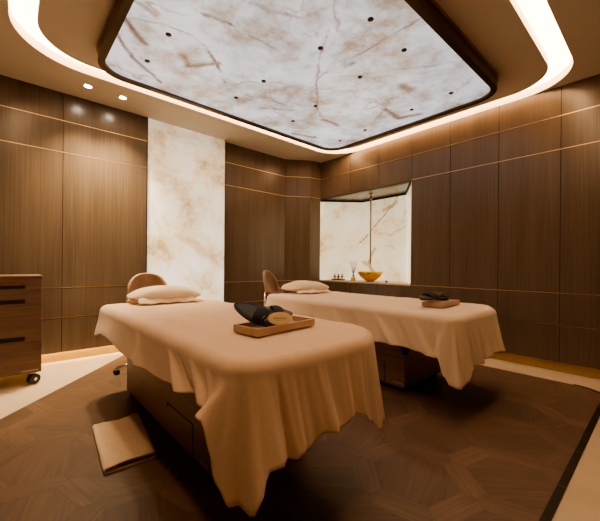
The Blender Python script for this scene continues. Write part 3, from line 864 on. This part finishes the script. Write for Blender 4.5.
stool('tan leather stool with upright rounded backrest, behind the head of the farther bed', (2.64, 3.32, 0), 0, math.radians(25), turn=math.radians(30), bw=.40, bh=.32, brx=-.13, lean=-.10)

# ------------------------------------------------------------------ cart with drawers
t = thing('drawer_cart', 'walnut drawer cart on black casters at the left edge, against the panelled wall', 'cart', (-.04, 3.5, 0))
CX0, CX1, CD = -.27, .26, .42
bm = bmesh.new(); box(bm, CX0, CX1, .019, CD, .095, .885, bev=.002); obj('body', bm, M_walnut_x, t)
bm = bmesh.new(); box(bm, CX0-.004, CX1+.004, -.004, CD+.004, .886, .905, bev=.003); obj('top', bm, M_walnut_x, t)
fr = [(.79, .882), (.66, .787), (.36, .657), (.10, .357)]
for i, (z0, z1) in enumerate(fr):
    bm = bmesh.new()
    if i == 0: box(bm, CX0+.002, CX1-.002, 0, .018, z0, z1, bev=.0015)
    else: box(bm, CX0+.002, CX1-.002, 0, .018, z0, z1, bev=.0015)
    d = obj('drawer', bm, M_walnut_x, t)
    zz = {0: .79, 1: .742, 2: .62, 3: .0}[i]
bx_dr = [o for o in t.children if o.name.startswith('drawer')]
for d, (za, zb_) in zip(bx_dr[:3], ((.80, .824), (.677, .711), (.370, .407))):
    bm = bmesh.new(); box(bm, CX0+.02, .15, -.0015, .012, za, zb_, bev=.001); obj('pull_slot', bm, M_black, d)
bm = bmesh.new(); box(bm, CX0+.02, .155, -.005, .0, .827, .871, bev=.001); obj('pull_lip', bm, M_bronze_lit, bx_dr[0])
make_mark(Matrix(((1, 0, 0, .13), (0, 1, 0, -.0005), (0, 0, 1, .122), (0, 0, 0, 1))), M_logo, t, .11)
for (x, y) in ((CX1-.05, .04), (CX0+.05, .04), (CX1-.05, CD-.05), (CX0+.05, CD-.05)):
    Mw = Matrix.Translation((x, y, 0)) @ Matrix.Rotation(math.radians(-62), 4, 'Z')
    bm = bmesh.new()
    cyl(bm, (-.024, 0, .040), (-.005, 0, .040), .040, n=28, M=Mw); cyl(bm, (.005, 0, .040), (.024, 0, .040), .040, n=28, M=Mw)
    c = obj('caster', bm, M_blackgloss, t, True)
    for pl in c.data.polygons: pl.use_smooth = len(pl.vertices) == 4
    bm = bmesh.new(); cyl(bm, (-.029, 0, .040), (.029, 0, .040), .012, M=Mw); box(bm, -.003, .003, -.024, .024, .03, .094, M=Mw); obj('caster_fork', bm, M_chrome, c)

# ------------------------------------------------------------------ niche things
ZN = NZ0
def at(px, X): return onX(px, 279, X)
b = at(370.2, 4.17)
t = thing('basin_bowl', 'round golden bowl with flared sides on the marble niche shelf', 'bowl', (b.x, b.y, ZN))
bm = bmesh.new()
lathe(bm, [(0, .012), (.052, .012), (.05, 0), (.060, 0), (.066, .012), (.10, .032), (.145, .070), (.178, .112), (.197, .150), (.191, .151), (.170, .112), (.137, .074), (.095, .04), (0, .026)], 48)
obj('bowl_body', bm, M_gold, t, True)
pp = onZ(370.4, 189.5, NZ1)
p_ = onX(370.2, 279, 4.17)
t = thing('ceiling_spout', 'thin brass spout rod hanging from the niche top above the golden bowl', 'spout', (p_.x, p_.y, NZ1))
bm = bmesh.new(); cyl(bm, (0, 0, -1.08), (0, 0, -.002), .0115, n=14); obj('rod', bm, M_rod, t, True)
bm = bmesh.new(); lathe(bm, [(0, -.002), (.03, -.002), (.03, -.014), (.014, -.02), (0, -.02)], 20); obj('ceiling_flange', bm, M_brass, t, True)
bm = bmesh.new(); lathe(bm, [(.0, -.10), (.017, -.10), (.017, -.07), (0, -.07)], 16); obj('collar', bm, M_brass, t, True)
bm = bmesh.new(); lathe(bm, [(0, -1.105), (.008, -1.105), (.013, -1.08), (0, -1.07)], 16); obj('nozzle', bm, M_brass, t, True)
# bottle tray with three dispensers
b = at(338.3, 4.12)
rz = math.radians(-78)
t = thing('bottle_tray', 'narrow black tray under three small bottles on the niche shelf', 'tray', (b.x, b.y, ZN), rz)
bm = bmesh.new(); box(bm, -.115, .115, -.045, .045, .004, .016, bev=.003); box(bm, -.10, .10, -.035, .035, 0, .004); obj('tray_body', bm, M_black, t)
d = Vector((math.cos(rz), math.sin(rz), 0))
for k, lab in zip((-1, 0, 1), ('small capped bottle on the black niche tray, farthest from the golden bowl', 'amber bottle in the middle of the black niche tray', 'small capped bottle on the black niche tray, nearest the reed diffuser')):
    q = Vector((b.x, b.y, ZN+.0165)) + d*k*.07
    t = thing('bottle', lab, 'bottle', q, rz, 'small bottles on the black tray')
    bm = bmesh.new(); lathe(bm, [(0, 0), (.021, 0), (.023, .004), (.023, .042), (.017, .052), (.010, .056), (.010, .062), (0, .062)], 22); obj('bottle_body', bm, M_gold if k == 0 else M_paper, t, True)
    bm = bmesh.new(); lathe(bm, [(.0235, .036), (.0235, .047), (.018, .053), (.0235, .036)], 22); obj('neck_band', bm, M_black, t)
    bm = bmesh.new(); lathe(bm, [(0, .062), (.012, .062), (.012, .076), (.006, .078), (.006, .092), (0, .093)], 16); obj('cap', bm, M_black, t)
# reed diffuser
b = at(353.2, 4.12)
t = thing('reed_diffuser', 'glass reed diffuser with dark sticks beside the golden bowl', 'diffuser', (b.x, b.y, ZN))
bm = bmesh.new(); lathe(bm, [(0, 0), (.034, 0), (.038, .006), (.038, .045), (.026, .066), (.013, .074), (.013, .090), (0, .09)], 24); obj('bottle_body', bm, M_oil, t, True)
bm = bmesh.new(); lathe(bm, [(.0135, .074), (.016, .076), (.016, .094), (.0, .095)], 18); obj('neck', bm, M_black, t)
for (a, b_) in ((-.21, .1), (-.13, -.1), (-.03, .08), (.05, -.08), (.15, .1), (.23, -.05)):
    v = Vector((a*.665-.0, -a*.747, 0)) * 1.0
    v = Vector((math.cos(YAW)*a, -math.sin(YAW)*a, 0)) + Vector((b_*.3, b_*.3, 0))
    bm = bmesh.new(); cyl(bm, Vector((0, 0, .09)) , Vector((0, 0, .32)) + v*.30, .003, n=6); obj('reed', bm, M_reed, t)
b = at(386.3, 4.12)
t = thing('tap_knob', 'small dark round tap knob on the niche shelf right of the golden bowl', 'knob', (b.x, b.y, ZN))
bm = bmesh.new(); lathe(bm, [(0, 0), (.022, 0), (.022, .006), (.012, .010), (.012, .016), (.018, .018), (.018, .028), (0, .03)], 20); obj('knob_body', bm, M_darkmetal, t, True)

# ------------------------------------------------------------------ world, camera
w = bpy.data.worlds.new('World'); bpy.context.scene.world = w; w.use_nodes = True
w.node_tree.nodes['Background'].inputs[0].default_value = (.05, .035, .02, 1)
w.node_tree.nodes['Background'].inputs[1].default_value = .1
cd = bpy.data.cameras.new('camera'); co = bpy.data.objects.new('camera', cd); C.objects.link(co)
cd.sensor_width = 36; cd.sensor_fit = 'HORIZONTAL'; cd.lens = F/600*36; cd.shift_y = CYP/600; cd.clip_start = .02
co.matrix_world = Matrix.Translation((0, 0, HC)) @ Matrix.Rotation(-YAW, 4, 'Z') @ Matrix.Rotation(PI/2, 4, 'X') @ Matrix.Rotation(ROLL, 4, 'Z')
sc = bpy.context.scene; sc.camera = co
sc.view_settings.view_transform = 'AgX'
sc.view_settings.look = 'AgX - Medium High Contrast'
sc.view_settings.exposure = 0.92
sc.view_settings.gamma = 1.08
sc.cycles.max_bounces = 14; sc.cycles.diffuse_bounces = 8
